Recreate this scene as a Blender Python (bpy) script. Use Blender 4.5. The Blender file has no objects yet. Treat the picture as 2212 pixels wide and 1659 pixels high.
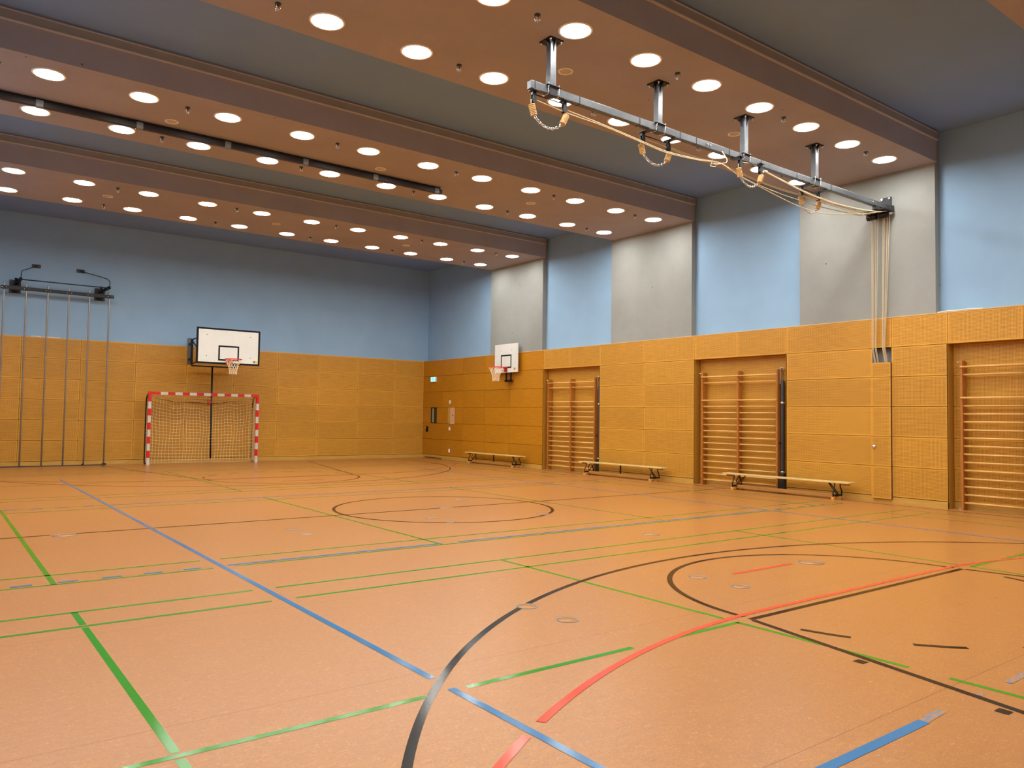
import bpy, math, random
from mathutils import Vector, Matrix
random.seed(7)
PI = math.pi
SC = bpy.context.scene
COL = SC.collection

# ------------------------------------------------------------------ camera, world, exposure
cam_d = bpy.data.cameras.new('camera')
cam = bpy.data.objects.new('camera', cam_d)
COL.objects.link(cam)
F_PX, YAW, PITCH, ROLL = 1671.08, 0.6469, 0.0425, 0.0146
cam_d.sensor_fit = 'HORIZONTAL'
cam_d.sensor_width = 36.0
cam_d.lens = 36.0 * F_PX / 2212.0
cam_d.clip_start, cam_d.clip_end = 0.05, 200
_f = Vector((math.sin(YAW) * math.cos(PITCH), math.cos(YAW) * math.cos(PITCH), math.sin(PITCH)))
_r = Vector((math.cos(YAW), -math.sin(YAW), 0))
_u = _r.cross(_f)
_r2 = math.cos(ROLL) * _r + math.sin(ROLL) * _u
_u2 = -math.sin(ROLL) * _r + math.cos(ROLL) * _u
m = Matrix((_r2, _u2, -_f)).transposed().to_4x4()
m.translation = Vector((-6.4457, -10.8561, 1.510))
cam.matrix_world = m
SC.camera = cam

w = bpy.data.worlds.new('world')
SC.world = w
w.use_nodes = True
w.node_tree.nodes['Background'].inputs[0].default_value = (0.5, 0.55, 0.6, 1)
w.node_tree.nodes['Background'].inputs[1].default_value = 0.02

SC.view_settings.view_transform = 'Standard'
SC.view_settings.look = 'None'
SC.view_settings.gamma = 1
SC.view_settings.use_curve_mapping = False
SC.view_settings.exposure = 0.0
LAMP = 84.0          # radiance of the downlight diffusers

# ------------------------------------------------------------------ materials
def lin(r, g, b):
    def f(v):
        v /= 255.0
        return v / 12.92 if v <= 0.04045 else ((v + 0.055) / 1.055) ** 2.4
    return (f(r), f(g), f(b), 1)

def new_mat(name):
    mt = bpy.data.materials.new(name)
    mt.use_nodes = True
    nt = mt.node_tree
    return mt, nt, nt.nodes['Principled BSDF']

def mix_rgb(nt, fac, a, b, blend='MIX'):
    n = nt.nodes.new('ShaderNodeMix')
    n.data_type = 'RGBA'
    n.blend_type = blend
    for sock, v in ((n.inputs['Factor'], fac), (n.inputs[6], a), (n.inputs[7], b)):
        if hasattr(v, 'is_output'):
            nt.links.new(v, sock)
        else:
            sock.default_value = v
    return n.outputs[2]

def noise(nt, scale, detail=4, stretch=None, coord='Object', rough=0.55, dist=0.0):
    tc = nt.nodes.new('ShaderNodeTexCoord')
    src = tc.outputs[coord]
    if stretch:
        mp = nt.nodes.new('ShaderNodeMapping')
        mp.inputs['Scale'].default_value = stretch
        nt.links.new(src, mp.inputs['Vector'])
        src = mp.outputs[0]
    n = nt.nodes.new('ShaderNodeTexNoise')
    n.inputs['Scale'].default_value = scale
    n.inputs['Detail'].default_value = detail
    n.inputs['Roughness'].default_value = rough
    n.inputs['Distortion'].default_value = dist
    nt.links.new(src, n.inputs['Vector'])
    return n.outputs['Fac']

def ramp(nt, src, p0, p1, c0=(0, 0, 0, 1), c1=(1, 1, 1, 1)):
    r = nt.nodes.new('ShaderNodeValToRGB')
    r.color_ramp.elements[0].position = p0
    r.color_ramp.elements[1].position = p1
    r.color_ramp.elements[0].color = c0
    r.color_ramp.elements[1].color = c1
    nt.links.new(src, r.inputs[0])
    return r.outputs[0]

def math_n(nt, op, a, b=None, c=None):
    n = nt.nodes.new('ShaderNodeMath')
    n.operation = op
    for i, v in enumerate((a, b, c)):
        if v is None:
            continue
        if hasattr(v, 'is_output'):
            nt.links.new(v, n.inputs[i])
        else:
            n.inputs[i].default_value = v
    return n.outputs[0]

def simple(name, rgb, rough=0.5, metal=0.0, var=0.08, scale=6.0, stretch=None, bump=0.0, spec=0.5):
    mt, nt, b = new_mat(name)
    c = lin(*rgb)
    dark = tuple(v * (1 - var) for v in c[:3]) + (1,)
    lite = tuple(min(1, v * (1 + var)) for v in c[:3]) + (1,)
    nz = noise(nt, scale, 4, stretch)
    col = mix_rgb(nt, ramp(nt, nz, 0.3, 0.7), dark, lite)
    nt.links.new(col, b.inputs['Base Color'])
    b.inputs['Roughness'].default_value = rough
    b.inputs['Metallic'].default_value = metal
    b.inputs['Specular IOR Level'].default_value = spec
    if bump:
        bp = nt.nodes.new('ShaderNodeBump')
        bp.inputs['Strength'].default_value = bump
        bp.inputs['Distance'].default_value = 0.01
        nt.links.new(nz, bp.inputs['Height'])
        nt.links.new(bp.outputs[0], b.inputs['Normal'])
    return mt

M = {}
M['blue'] = simple('blue_wall_paint', (145, 180, 214), 0.85, var=0.04, scale=1.3, bump=0.02, spec=0.2)
M['blue_ceiling'] = simple('blue_ceiling_paint', (122, 153, 200), 0.9, var=0.03, scale=0.8, spec=0.2)
M['black_steel'] = simple('black_steel', (22, 22, 25), 0.45, 0.3, var=0.15)
M['grey_steel'] = simple('grey_painted_steel', (92, 97, 104), 0.42, 0.35, var=0.12, scale=14)
M['dark_steel'] = simple('dark_grey_steel', (58, 60, 66), 0.4, 0.4, var=0.12, scale=14)
M['ring_steel'] = simple('dull_ring_steel', (120, 126, 130), 0.4, 0.35, var=0.1, scale=30)
M['chrome'] = simple('bright_steel', (205, 205, 205), 0.25, 0.9, var=0.05)
M['pole_steel'] = simple('brushed_steel_pole', (160, 160, 158), 0.35, 0.45, var=0.15, scale=3, stretch=(20, 20, 1))
M['rope'] = simple('tan_rope', (206, 190, 158), 0.85, var=0.12, scale=60)
M['tape_white'] = simple('white_plastic', (235, 232, 222), 0.5, var=0.04)
M['board_white'] = simple('cream_white_board', (216, 220, 218), 0.45, var=0.03, scale=3)
M['board_black'] = simple('black_border_paint', (14, 14, 18), 0.6, var=0.1, spec=0.2)
M['goal_red'] = simple('red_goal_paint', (205, 18, 24), 0.4, var=0.06)
M['goal_silver'] = simple('silver_goal_metal', (205, 200, 200), 0.4, 0.2, var=0.05)
M['rim_red'] = simple('orange_red_rim', (214, 52, 30), 0.4, var=0.05)
M['net_white'] = simple('cream_net_cord', (240, 224, 190), 0.8, var=0.05)
M['goal_net'] = simple('goal_net_cord', (232, 212, 165), 0.8, var=0.05)
M['rung'] = simple('pale_beech_rung', (216, 168, 94), 0.35, var=0.1, scale=5, stretch=(12, 1, 12))
M['upright'] = simple('red_brown_timber', (172, 108, 42), 0.4, var=0.14, scale=4, stretch=(14, 14, 1))
M['bench_top'] = simple('pale_bench_plank', (212, 186, 124), 0.4, var=0.12, scale=4, stretch=(14, 1, 14))
M['bench_beam'] = simple('orange_bench_beam', (180, 128, 60), 0.45, var=0.18, scale=3, stretch=(8, 1, 8))
M['foot_wood'] = simple('bench_foot_wood', (228, 160, 62), 0.5, var=0.1)
M['toggle'] = simple('turned_ash_toggle', (196, 154, 92), 0.5, var=0.1, scale=20)
M['baseboard'] = simple('light_birch_baseboard', (194, 152, 72), 0.4, var=0.1, scale=3, stretch=(1, 1, 10))
M['jamb'] = simple('birch_jamb', (172, 124, 42), 0.45, var=0.1, scale=4, stretch=(12, 12, 1))
M['ledge'] = simple('pale_ledge_strip', (206, 172, 122), 0.5, var=0.06)
M['seam'] = simple('dark_joint', (70, 30, 18), 0.8, var=0.1)
M['trim_cream'] = simple('cream_trim_ring', (240, 236, 226), 0.5, var=0.03)
M['speaker'] = simple('speaker_cover_paint', (190, 182, 172), 0.6, var=0.04)
M['lid_pale'] = simple('pale_laminate', (212, 172, 132), 0.45, var=0.04)
M['pad_black'] = simple('black_padding', (24, 24, 26), 0.6, var=0.2)
M['rubber'] = simple('black_tube_sleeve', (52, 52, 54), 0.5, var=0.1)
M['yellow'] = simple('yellow_sticker', (226, 196, 40), 0.5, var=0.05)
M['brown_print'] = simple('brown_print', (120, 70, 40), 0.5, var=0.05)
M['duct_grey'] = simple('grey_slot_lining', (168, 168, 170), 0.7, var=0.1)
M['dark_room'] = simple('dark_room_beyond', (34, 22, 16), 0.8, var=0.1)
M['pale_frame'] = simple('pale_grey_frame', (176, 172, 152), 0.5, var=0.05)
M['band'] = simple('beam_edge_band', (150, 145, 140), 0.7, var=0.06, scale=3)
M['band_edge'] = simple('beam_band_edge', (200, 192, 184), 0.6, var=0.05, scale=3)
M['track'] = simple('black_track', (26, 20, 26), 0.4, var=0.1)

# concrete with formwork pores and cloudiness
def concrete(name, rgb, var=0.1):
    mt, nt, b = new_mat(name)
    c = lin(*rgb)
    n1 = noise(nt, 0.9, 6)
    n2 = noise(nt, 9, 5)
    a = mix_rgb(nt, ramp(nt, n1, 0.3, 0.7), tuple(v * (1 - var) for v in c[:3]) + (1,), tuple(v * (1 + var) for v in c[:3]) + (1,))
    a = mix_rgb(nt, math_n(nt, 'MULTIPLY', n2, 0.18), a, (0.8, 0.78, 0.72, 1), 'SOFT_LIGHT')
    tc = nt.nodes.new('ShaderNodeTexCoord')
    vo = nt.nodes.new('ShaderNodeTexVoronoi')
    vo.inputs['Scale'].default_value = 2.2
    nt.links.new(tc.outputs['Object'], vo.inputs['Vector'])
    pore = math_n(nt, 'LESS_THAN', vo.outputs['Distance'], 0.036)
    a = mix_rgb(nt, pore, a, tuple(v * 0.35 for v in c[:3]) + (1,))
    nt.links.new(a, b.inputs['Base Color'])
    b.inputs['Roughness'].default_value = 0.75
    b.inputs['Specular IOR Level'].default_value = 0.25
    return mt
M['concrete'] = concrete('concrete_pilaster', (143, 147, 146))
M['beam'] = concrete('concrete_beam', (158, 153, 157), 0.07)

# perforated / plain birch cladding
def cladding_mat(name, perforated, rgb):
    mt, nt, b = new_mat(name)
    c = lin(*rgb)
    at = nt.nodes.new('ShaderNodeAttribute')
    at.attribute_name = 'tint'
    g = noise(nt, 3.0, 5, (1, 1, 14))
    dark = tuple(v * 0.88 for v in c[:3]) + (1,)
    lite = tuple(min(1, v * 1.12) for v in c[:3]) + (1,)
    col = mix_rgb(nt, ramp(nt, g, 0.3, 0.7), dark, lite)
    t = math_n(nt, 'MULTIPLY_ADD', at.outputs['Fac'], 0.14, 0.93)
    hs = nt.nodes.new('ShaderNodeHueSaturation')
    nt.links.new(t, hs.inputs['Value'])
    nt.links.new(col, hs.inputs['Color'])
    col = hs.outputs[0]
    if perforated:
        u1 = nt.nodes.new('ShaderNodeUVMap'); u1.uv_map = 'panel'
        u2 = nt.nodes.new('ShaderNodeUVMap'); u2.uv_map = 'inset'
        s1 = nt.nodes.new('ShaderNodeSeparateXYZ'); nt.links.new(u1.outputs[0], s1.inputs[0])
        s2 = nt.nodes.new('ShaderNodeSeparateXYZ'); nt.links.new(u2.outputs[0], s2.inputs[0])
        mn = math_n(nt, 'MINIMUM', math_n(nt, 'MINIMUM', s1.outputs[0], s1.outputs[1]), math_n(nt, 'MINIMUM', s2.outputs[0], s2.outputs[1]))
        inside = math_n(nt, 'GREATER_THAN', mn, 0.03)
        P = 0.022
        du = math_n(nt, 'SUBTRACT', math_n(nt, 'MODULO', s1.outputs[0], P), P / 2)
        dv = math_n(nt, 'SUBTRACT', math_n(nt, 'MODULO', s1.outputs[1], P), P / 2)
        d2 = math_n(nt, 'ADD', math_n(nt, 'MULTIPLY', du, du), math_n(nt, 'MULTIPLY', dv, dv))
        hole = math_n(nt, 'MULTIPLY', math_n(nt, 'LESS_THAN', d2, 0.0061 ** 2), inside)
        col = mix_rgb(nt, hole, col, (c[0] * 0.24, c[1] * 0.19, c[2] * 0.2) + (1,))
    nt.links.new(col, b.inputs['Base Color'])
    b.inputs['Roughness'].default_value = 0.42
    b.inputs['Specular IOR Level'].default_value = 0.35
    return mt
M['perf'] = cladding_mat('perforated_birch_panel', True, (206, 152, 57))
M['plain'] = cladding_mat('plain_birch_panel', False, (180, 121, 22))

# linoleum floor
def floor_mat():
    mt, nt, b = new_mat('orange_linoleum')
    base = lin(179, 121, 58)
    n1 = noise(nt, 0.35, 4)
    n2 = noise(nt, 7.5, 6, (1.0, 2.4, 1), rough=0.7, dist=0.8)
    n3 = noise(nt, 28.0, 4, (1.0, 2.0, 1), rough=0.65, dist=1.6)
    col = mix_rgb(nt, ramp(nt, n1, 0.3, 0.7), tuple(v * 0.95 for v in base[:3]) + (1,), tuple(v * 1.05 for v in base[:3]) + (1,))
    col = mix_rgb(nt, ramp(nt, n2, 0.42, 0.62), tuple(v * 0.9 for v in base[:3]) + (1,), col)
    fl = ramp(nt, n3, 0.56, 0.66)
    col = mix_rgb(nt, math_n(nt, 'MULTIPLY', fl, 0.75), col, lin(196, 149, 102))
    fd = ramp(nt, n3, 0.32, 0.42, (1, 1, 1, 1), (0, 0, 0, 1))
    col = mix_rgb(nt, math_n(nt, 'MULTIPLY', fd, 0.55), col, lin(146, 88, 48))
    n4 = noise(nt, 75.0, 3, (1.0, 1.7, 1), rough=0.7)
    col = mix_rgb(nt, math_n(nt, 'MULTIPLY', ramp(nt, n4, 0.36, 0.54, (1, 1, 1, 1), (0, 0, 0, 1)), 0.55), col, lin(150, 95, 49))
    # joints between the two metre wide sheets, running across the hall
    tc = nt.nodes.new('ShaderNodeTexCoord')
    sp = nt.nodes.new('ShaderNodeSeparateXYZ')
    nt.links.new(tc.outputs['Object'], sp.inputs[0])
    yy = math_n(nt, 'ADD', sp.outputs[1], 6.86 + 1.93 * 20)
    mod = math_n(nt, 'ABSOLUTE', math_n(nt, 'SUBTRACT', math_n(nt, 'MODULO', math_n(nt, 'ADD', yy, 0.965), 1.93), 0.965))
    jn = math_n(nt, 'LESS_THAN', mod, 0.0022)
    col = mix_rgb(nt, math_n(nt, 'MULTIPLY', jn, 0.75), col, lin(100, 54, 28))
    nt.links.new(col, b.inputs['Base Color'])
    rr = math_n(nt, 'MULTIPLY_ADD', n2, 0.12, 0.24)
    nt.links.new(rr, b.inputs['Roughness'])
    b.inputs['Specular IOR Level'].default_value = 0.33
    return mt
M['floor'] = floor_mat()

def line_mat(name, rgb):
    mt = simple(name, rgb, 0.13, var=0.05, scale=70, bump=0.03, spec=0.12)
    return mt
M['l_black'] = line_mat('black_line_paint', (27, 24, 25))
M['l_blue'] = line_mat('blue_line_paint', (63, 118, 168))
M['l_green'] = line_mat('green_line_paint', (55, 138, 30))
M['l_red'] = line_mat('red_line_paint', (212, 84, 62))

def worn_mat():
    mt, nt, b = new_mat('worn_blue_line_paint')
    n = noise(nt, 16, 5, (1, 3, 1))
    nt.links.new(mix_rgb(nt, ramp(nt, n, 0.42, 0.58), lin(179, 121, 58), lin(98, 124, 150)), b.inputs['Base Color'])
    b.inputs['Roughness'].default_value = 0.35
    return mt
M['l_worn'] = worn_mat()

def emit(name, rgb, s):
    mt, nt, b = new_mat(name)
    b.inputs['Base Color'].default_value = lin(*rgb)
    b.inputs['Emission Color'].default_value = lin(*rgb)
    b.inputs['Emission Strength'].default_value = s
    return mt
M['lamp'] = emit('lit_diffuser', (255, 250, 240), LAMP)
M['sign'] = emit('lit_sign_face', (140, 236, 232), 1.25)
M['sign_fig'] = emit('lit_sign_figure', (0, 120, 120), 0.35)

def glass_mat():
    mt, nt, b = new_mat('clear_pane')
    out = nt.nodes['Material Output']
    tr = nt.nodes.new('ShaderNodeBsdfTransparent')
    tr.inputs[0].default_value = (0.88, 0.94, 0.92, 1)
    gl = nt.nodes.new('ShaderNodeBsdfGlossy')
    gl.inputs['Roughness'].default_value = 0.03
    mx = nt.nodes.new('ShaderNodeMixShader')
    mx.inputs[0].default_value = 0.06; nt.links.new(tr.outputs[0], mx.inputs[1]); nt.links.new(gl.outputs[0], mx.inputs[2])
    nt.links.new(mx.outputs[0], out.inputs['Surface'])
    return mt
M['glass'] = glass_mat()

# ------------------------------------------------------------------ mesh builder
class MB:
    def __init__(s):
        s.v, s.f, s.mi, s.sm = [], [], [], []
    def face(s, idx, mi=0, sm=False):
        s.f.append(idx); s.mi.append(mi); s.sm.append(sm)
    def box(s, x0, x1, y0, y1, z0, z1, mi=0):
        n = len(s.v)
        s.v += [(x, y, z) for z in (z0, z1) for y in (y0, y1) for x in (x0, x1)]
        for q in ((0, 2, 3, 1), (4, 5, 7, 6), (0, 1, 5, 4), (2, 6, 7, 3), (0, 4, 6, 2), (1, 3, 7, 5)):
            s.face([n + i for i in q], mi)
        return s
    def bar(s, a, b, wd, ht, up=(0, 0, 1), mi=0):
        a, b = Vector(a), Vector(b)
        d = (b - a).normalized()
        up = Vector(up)
        if abs(d.dot(up)) > 0.99:
            up = Vector((1, 0, 0))
        sx = d.cross(up).normalized(); sz = sx.cross(d).normalized()
        n = len(s.v)
        for p in (a, b):
            for i, j in ((-1, -1), (1, -1), (1, 1), (-1, 1)):
                s.v.append(tuple(p + sx * (wd / 2 * i) + sz * (ht / 2 * j)))
        s.face([n, n + 3, n + 2, n + 1], mi); s.face([n + 4, n + 5, n + 6, n + 7], mi)
        for i in range(4):
            j = (i + 1) % 4
            s.face([n + i, n + j, n + 4 + j, n + 4 + i], mi)
        return s
    def tube(s, pts, r, n=8, closed=False, mi=0, caps=True):
        pts = [Vector(p) for p in pts]
        N = len(pts)
        base = len(s.v)
        prev = None
        for i, p in enumerate(pts):
            if closed:
                t = pts[(i + 1) % N] - pts[i - 1]
            else:
                t = pts[min(i + 1, N - 1)] - pts[max(i - 1, 0)]
            t.normalize()
            if prev is None:
                h = Vector((0, 0, 1)) if abs(t.z) < 0.9 else Vector((1, 0, 0))
                nrm = t.cross(h).normalized()
            else:
                nrm = prev - t * prev.dot(t)
                if nrm.length < 1e-6:
                    nrm = t.cross(Vector((0, 0, 1)))
                nrm.normalize()
            prev = nrm
            bn = t.cross(nrm)
            rr = r[i] if isinstance(r, (list, tuple)) else r
            for k in range(n):
                a = 2 * PI * k / n
                s.v.append(tuple(p + nrm * (math.cos(a) * rr) + bn * (math.sin(a) * rr)))
        rng = N if closed else N - 1
        for i in range(rng):
            for k in range(n):
                a, b = base + i * n + k, base + i * n + (k + 1) % n
                c, d = base + ((i + 1) % N) * n + (k + 1) % n, base + ((i + 1) % N) * n + k
                s.face([a, b, c, d], mi, n > 4)
        if caps and not closed:
            s.face([base + k for k in range(n)][::-1], mi)
            s.face([base + (N - 1) * n + k for k in range(n)], mi)
        return s
    def lathe(s, prof, c=(0, 0, 0), axis='z', n=32, mi=0, smooth=True):
        base = len(s.v)
        for r, h in prof:
            for k in range(n):
                a = 2 * PI * k / n
                x, y = r * math.cos(a), r * math.sin(a)
                p = (x, y, h) if axis == 'z' else ((h, x, y) if axis == 'x' else (y, h, x))
                s.v.append((c[0] + p[0], c[1] + p[1], c[2] + p[2]))
        for i in range(len(prof) - 1):
            for k in range(n):
                a, b = base + i * n + k, base + i * n + (k + 1) % n
                s.face([a, b, b + n, a + n], mi, smooth)
        if prof[0][0] > 1e-5:
            s.face([base + k for k in range(n)][::-1], mi)
        if prof[-1][0] > 1e-5:
            s.face([base + (len(prof) - 1) * n + k for k in range(n)], mi)
        return s
    def prism(s, poly, z0, z1, mi=0):
        n, b = len(poly), len(s.v)
        s.v += [(x, y, z0) for x, y in poly] + [(x, y, z1) for x, y in poly]
        s.face([b + i for i in range(n)][::-1], mi); s.face([b + n + i for i in range(n)], mi)
        for i in range(n):
            j = (i + 1) % n
            s.face([b + i, b + j, b + n + j, b + n + i], mi)
        return s
    def quad(s, pts, mi=0):
        n = len(s.v)
        s.v += [tuple(p) for p in pts]
        s.face(list(range(n, n + len(pts))), mi)
        return s
    def build(s, name, mats, parent=None, bevel=0.0, loc=None):
        me = bpy.data.meshes.new(name)
        me.from_pydata(s.v, [], s.f)
        if not isinstance(mats, (list, tuple)):
            mats = [mats]
        for q in mats:
            me.materials.append(M[q])
        for p, a, b in zip(me.polygons, s.mi, s.sm):
            p.material_index = a
            p.use_smooth = b
        me.update()
        o = bpy.data.objects.new(name, me)
        COL.objects.link(o)
        if parent is not None:
            o.parent = parent
        if loc is not None:
            o.location = loc
        if bevel:
            bv = o.modifiers.new('bevel', 'BEVEL')
            bv.width = bevel; bv.segments = 2; bv.limit_method = 'ANGLE'
        return o

def tag(o, label=None, cat=None, group=None, kind=None):
    for k, v in (('label', label), ('category', cat), ('group', group), ('kind', kind)):
        if v:
            o[k] = v
    return o

def thing(name, label, cat, loc=(0, 0, 0), rz=0, group=None):
    o = bpy.data.objects.new(name, None)
    o.empty_display_size = 0.1
    COL.objects.link(o)
    o.location = loc
    o.rotation_euler = (0, 0, rz)
    return tag(o, label, cat, group)

def dup(root, loc, label, rz=None):
    r = root.copy(); COL.objects.link(r); r.location = loc
    if rz is not None:
        r.rotation_euler = (0, 0, rz)
    r['label'] = label
    for ch in list(root.children):
        c = ch.copy(); COL.objects.link(c); c.parent = r
        for g in list(ch.children):
            d = g.copy(); COL.objects.link(d); d.parent = c
    return r

def smooth_path(pts, sub=4):
    pts = [Vector(p) for p in pts]
    out = []
    for i in range(len(pts) - 1):
        p0, p1, p2, p3 = pts[max(i - 1, 0)], pts[i], pts[i + 1], pts[min(i + 2, len(pts) - 1)]
        for k in range(sub):
            t = k / sub
            out.append(0.5 * ((2 * p1) + (p2 - p0) * t + (2 * p0 - 5 * p1 + 4 * p2 - p3) * t * t + (3 * p1 - p0 - 3 * p2 + p3) * t ** 3))
    out.append(pts[-1])
    return out

# ------------------------------------------------------------------ hall dimensions
XR, XL, YB, YF = 8.0, -7.15, 13.62, -13.65      # cladding planes
ZT, ZS, ZC = 3.485, 6.25, 6.82                  # cladding top, beam soffit, ceiling
ROWS = [0.125, 0.685, 1.245, 1.805, 2.365, 2.925, 3.485]
BEAMS = [(6.73, 9.45), (1.16, 3.88), (-4.41, -1.69), (-9.98, -7.26)]
PILS = [(6.84, 9.48), (1.23, 3.95), (-4.37, -1.64), (-9.96, -7.24)]
REC = [(4.355, 6.736), (-1.326, 1.11), (-6.95, -4.575)]

# ------------------------------------------------------------------ setting: floor
fl = MB().box(XL - 0.1, 8.3, YF - 0.1, 13.75, -0.12, 0.0).build('floor', 'floor')
tag(fl, 'orange speckled linoleum sports floor with coloured court lines', kind='structure')

LZ = 0.0008
LAYER = {'l_green': 0.0, 'l_black': 4e-4, 'l_blue': 8e-4, 'l_worn': 8e-4, 'l_red': 12e-4}
CX = 0.43
LINE_LABEL = {'l_black': 'black painted court line', 'l_blue': 'blue painted court line', 'l_green': 'green painted court line',
              'l_red': 'orange red painted court line', 'l_worn': 'worn blue painted line remnant'}
def line_obj(mb, name, mat):
    o = mb.build(name, mat, fl)
    o['label'] = LINE_LABEL[mat]
    return o
def seg(name, mat, p, q, wd=0.05, gaps=()):
    """straight painted line p->q, interrupted at the given (distance, half gap) places"""
    p, q = Vector((p[0], p[1], 0)), Vector((q[0], q[1], 0))
    L = (q - p).length
    d = (q - p) / L
    n = Vector((-d.y, d.x, 0)) * (wd / 2)
    cuts = sorted((max(0, g - h), min(L, g + h)) for g, h in gaps)
    spans, s0 = [], 0.0
    for a, b in cuts:
        if a > s0:
            spans.append((s0, a))
        s0 = max(s0, b)
    if s0 < L:
        spans.append((s0, L))
    mb = MB()
    up = Vector((0, 0, LZ + LAYER[mat]))
    for a, b in spans:
        A, B = p + d * a + up, p + d * b + up
        mb.quad([A - n, B - n, B + n, A + n])
    return line_obj(mb, name, mat)
def arc(name, mat, c, r, a0, a1, wd=0.05, gaps=()):
    """arc of outer radius r, angles in degrees, gaps = (angle, half angle)"""
    mb = MB()
    N = max(6, int(abs(a1 - a0) / 0.6))
    z = LZ + LAYER[mat]
    def clear(a):
        return all(abs((a - g + 180) % 360 - 180) > h for g, h in gaps)
    for i in range(N):
        t0, t1 = a0 + (a1 - a0) * i / N, a0 + (a1 - a0) * (i + 1) / N
        if not clear((t0 + t1) / 2):
            continue
        q = []
        for t, rr in ((t0, r - wd), (t0, r), (t1, r), (t1, r - wd)):
            q.append((c[0] + rr * math.cos(math.radians(t)), c[1] + rr * math.sin(math.radians(t)), z))
        mb.quad(q if a1 > a0 else q[::-1])
    return line_obj(mb, name, mat)

# volleyball, blue
xa, xb = CX - 4.5, CX + 4.5
seg('sideline', 'l_blue', (xa, -9), (xa, 8.55), gaps=[(1.91, 0.10)])
seg('sideline', 'l_blue', (xb, -9), (xb, 9))
for s in (-1, 1):
    seg('attack_line', 'l_blue', (xa + 0.06, 3 * s), (xb - 0.03, 3 * s), gaps=[(2.6, 0.12)] if s < 0 else ())
    for k in range(5):
        for x in (xa - 0.275 - 0.35 * k, xb + 0.275 + 0.35 * k):
            seg('attack_line_dash', 'l_blue', (x - 0.08, 3 * s), (x + 0.08, 3 * s))
seg('end_line', 'l_blue', (xa, -8.95), (-2.36, -8.95), 0.058)
seg('end_line_remnant', 'l_worn', (-2.36, -8.945), (-2.13, -8.935), 0.05)
seg('end_line_remnant', 'l_worn', (-1.72, -8.955), (-1.66, -8.94), 0.03)
seg('end_line_remnant', 'l_worn', (-1.35, -8.955), (-0.9, -8.95), 0.045)
seg('end_line', 'l_blue', (-0.9, -8.95), (xb, -8.95), 0.055)

# badminton, green, three courts side by side with their length across the hall
bx0, bx1 = CX - 6.7, CX + 6.7
xs0, xs1 = CX - 1.98, CX + 1.98
for (y0, y1, yc) in ((-10.32, -4.22, -7.22), (-3.08, 3.02, None), (4.22, 10.32, 7.27)):
    for y in (y0, y1, y0 + 0.46, y1 - 0.46):
        g = [(xa - bx0, 0.1)] if -5 < y < 0 else []
        seg('badminton_sideline', 'l_green', (bx0, y), (bx1, y), 0.04, g)
    for x in (bx0, bx1, CX - 5.94, CX + 5.94):
        gg = [(y1 - 0.46 - y0, 0.04)] + ([(abs(yc - y0), 0.04)] if yc else [])
        seg('back_service_line', 'l_green', (x, y0), (x, y1), 0.04 if abs(x - CX) > 6 else 0.045, gg)
    for x in (xs0, xs1):
        g = [(7.26 - 4.22 + 0.1, 0.05), (abs(-10.32 + 8.62), 0.12)] if y0 < -10 else []
        seg('short_service_line', 'l_green', (x, y0 + 0.02), (x, y1 - 0.02), 0.04, g)
    if yc:
        g = [(-4.115 - bx0, 0.13), (-2.45 - bx0, 0.22)] if yc < 0 else []
        seg('service_centre_line', 'l_green', (bx0, yc), (xs0, yc), 0.045, g)
        seg('service_centre_line', 'l_green', (xs1 + 0.02, yc), (bx1, yc), 0.045)

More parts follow.
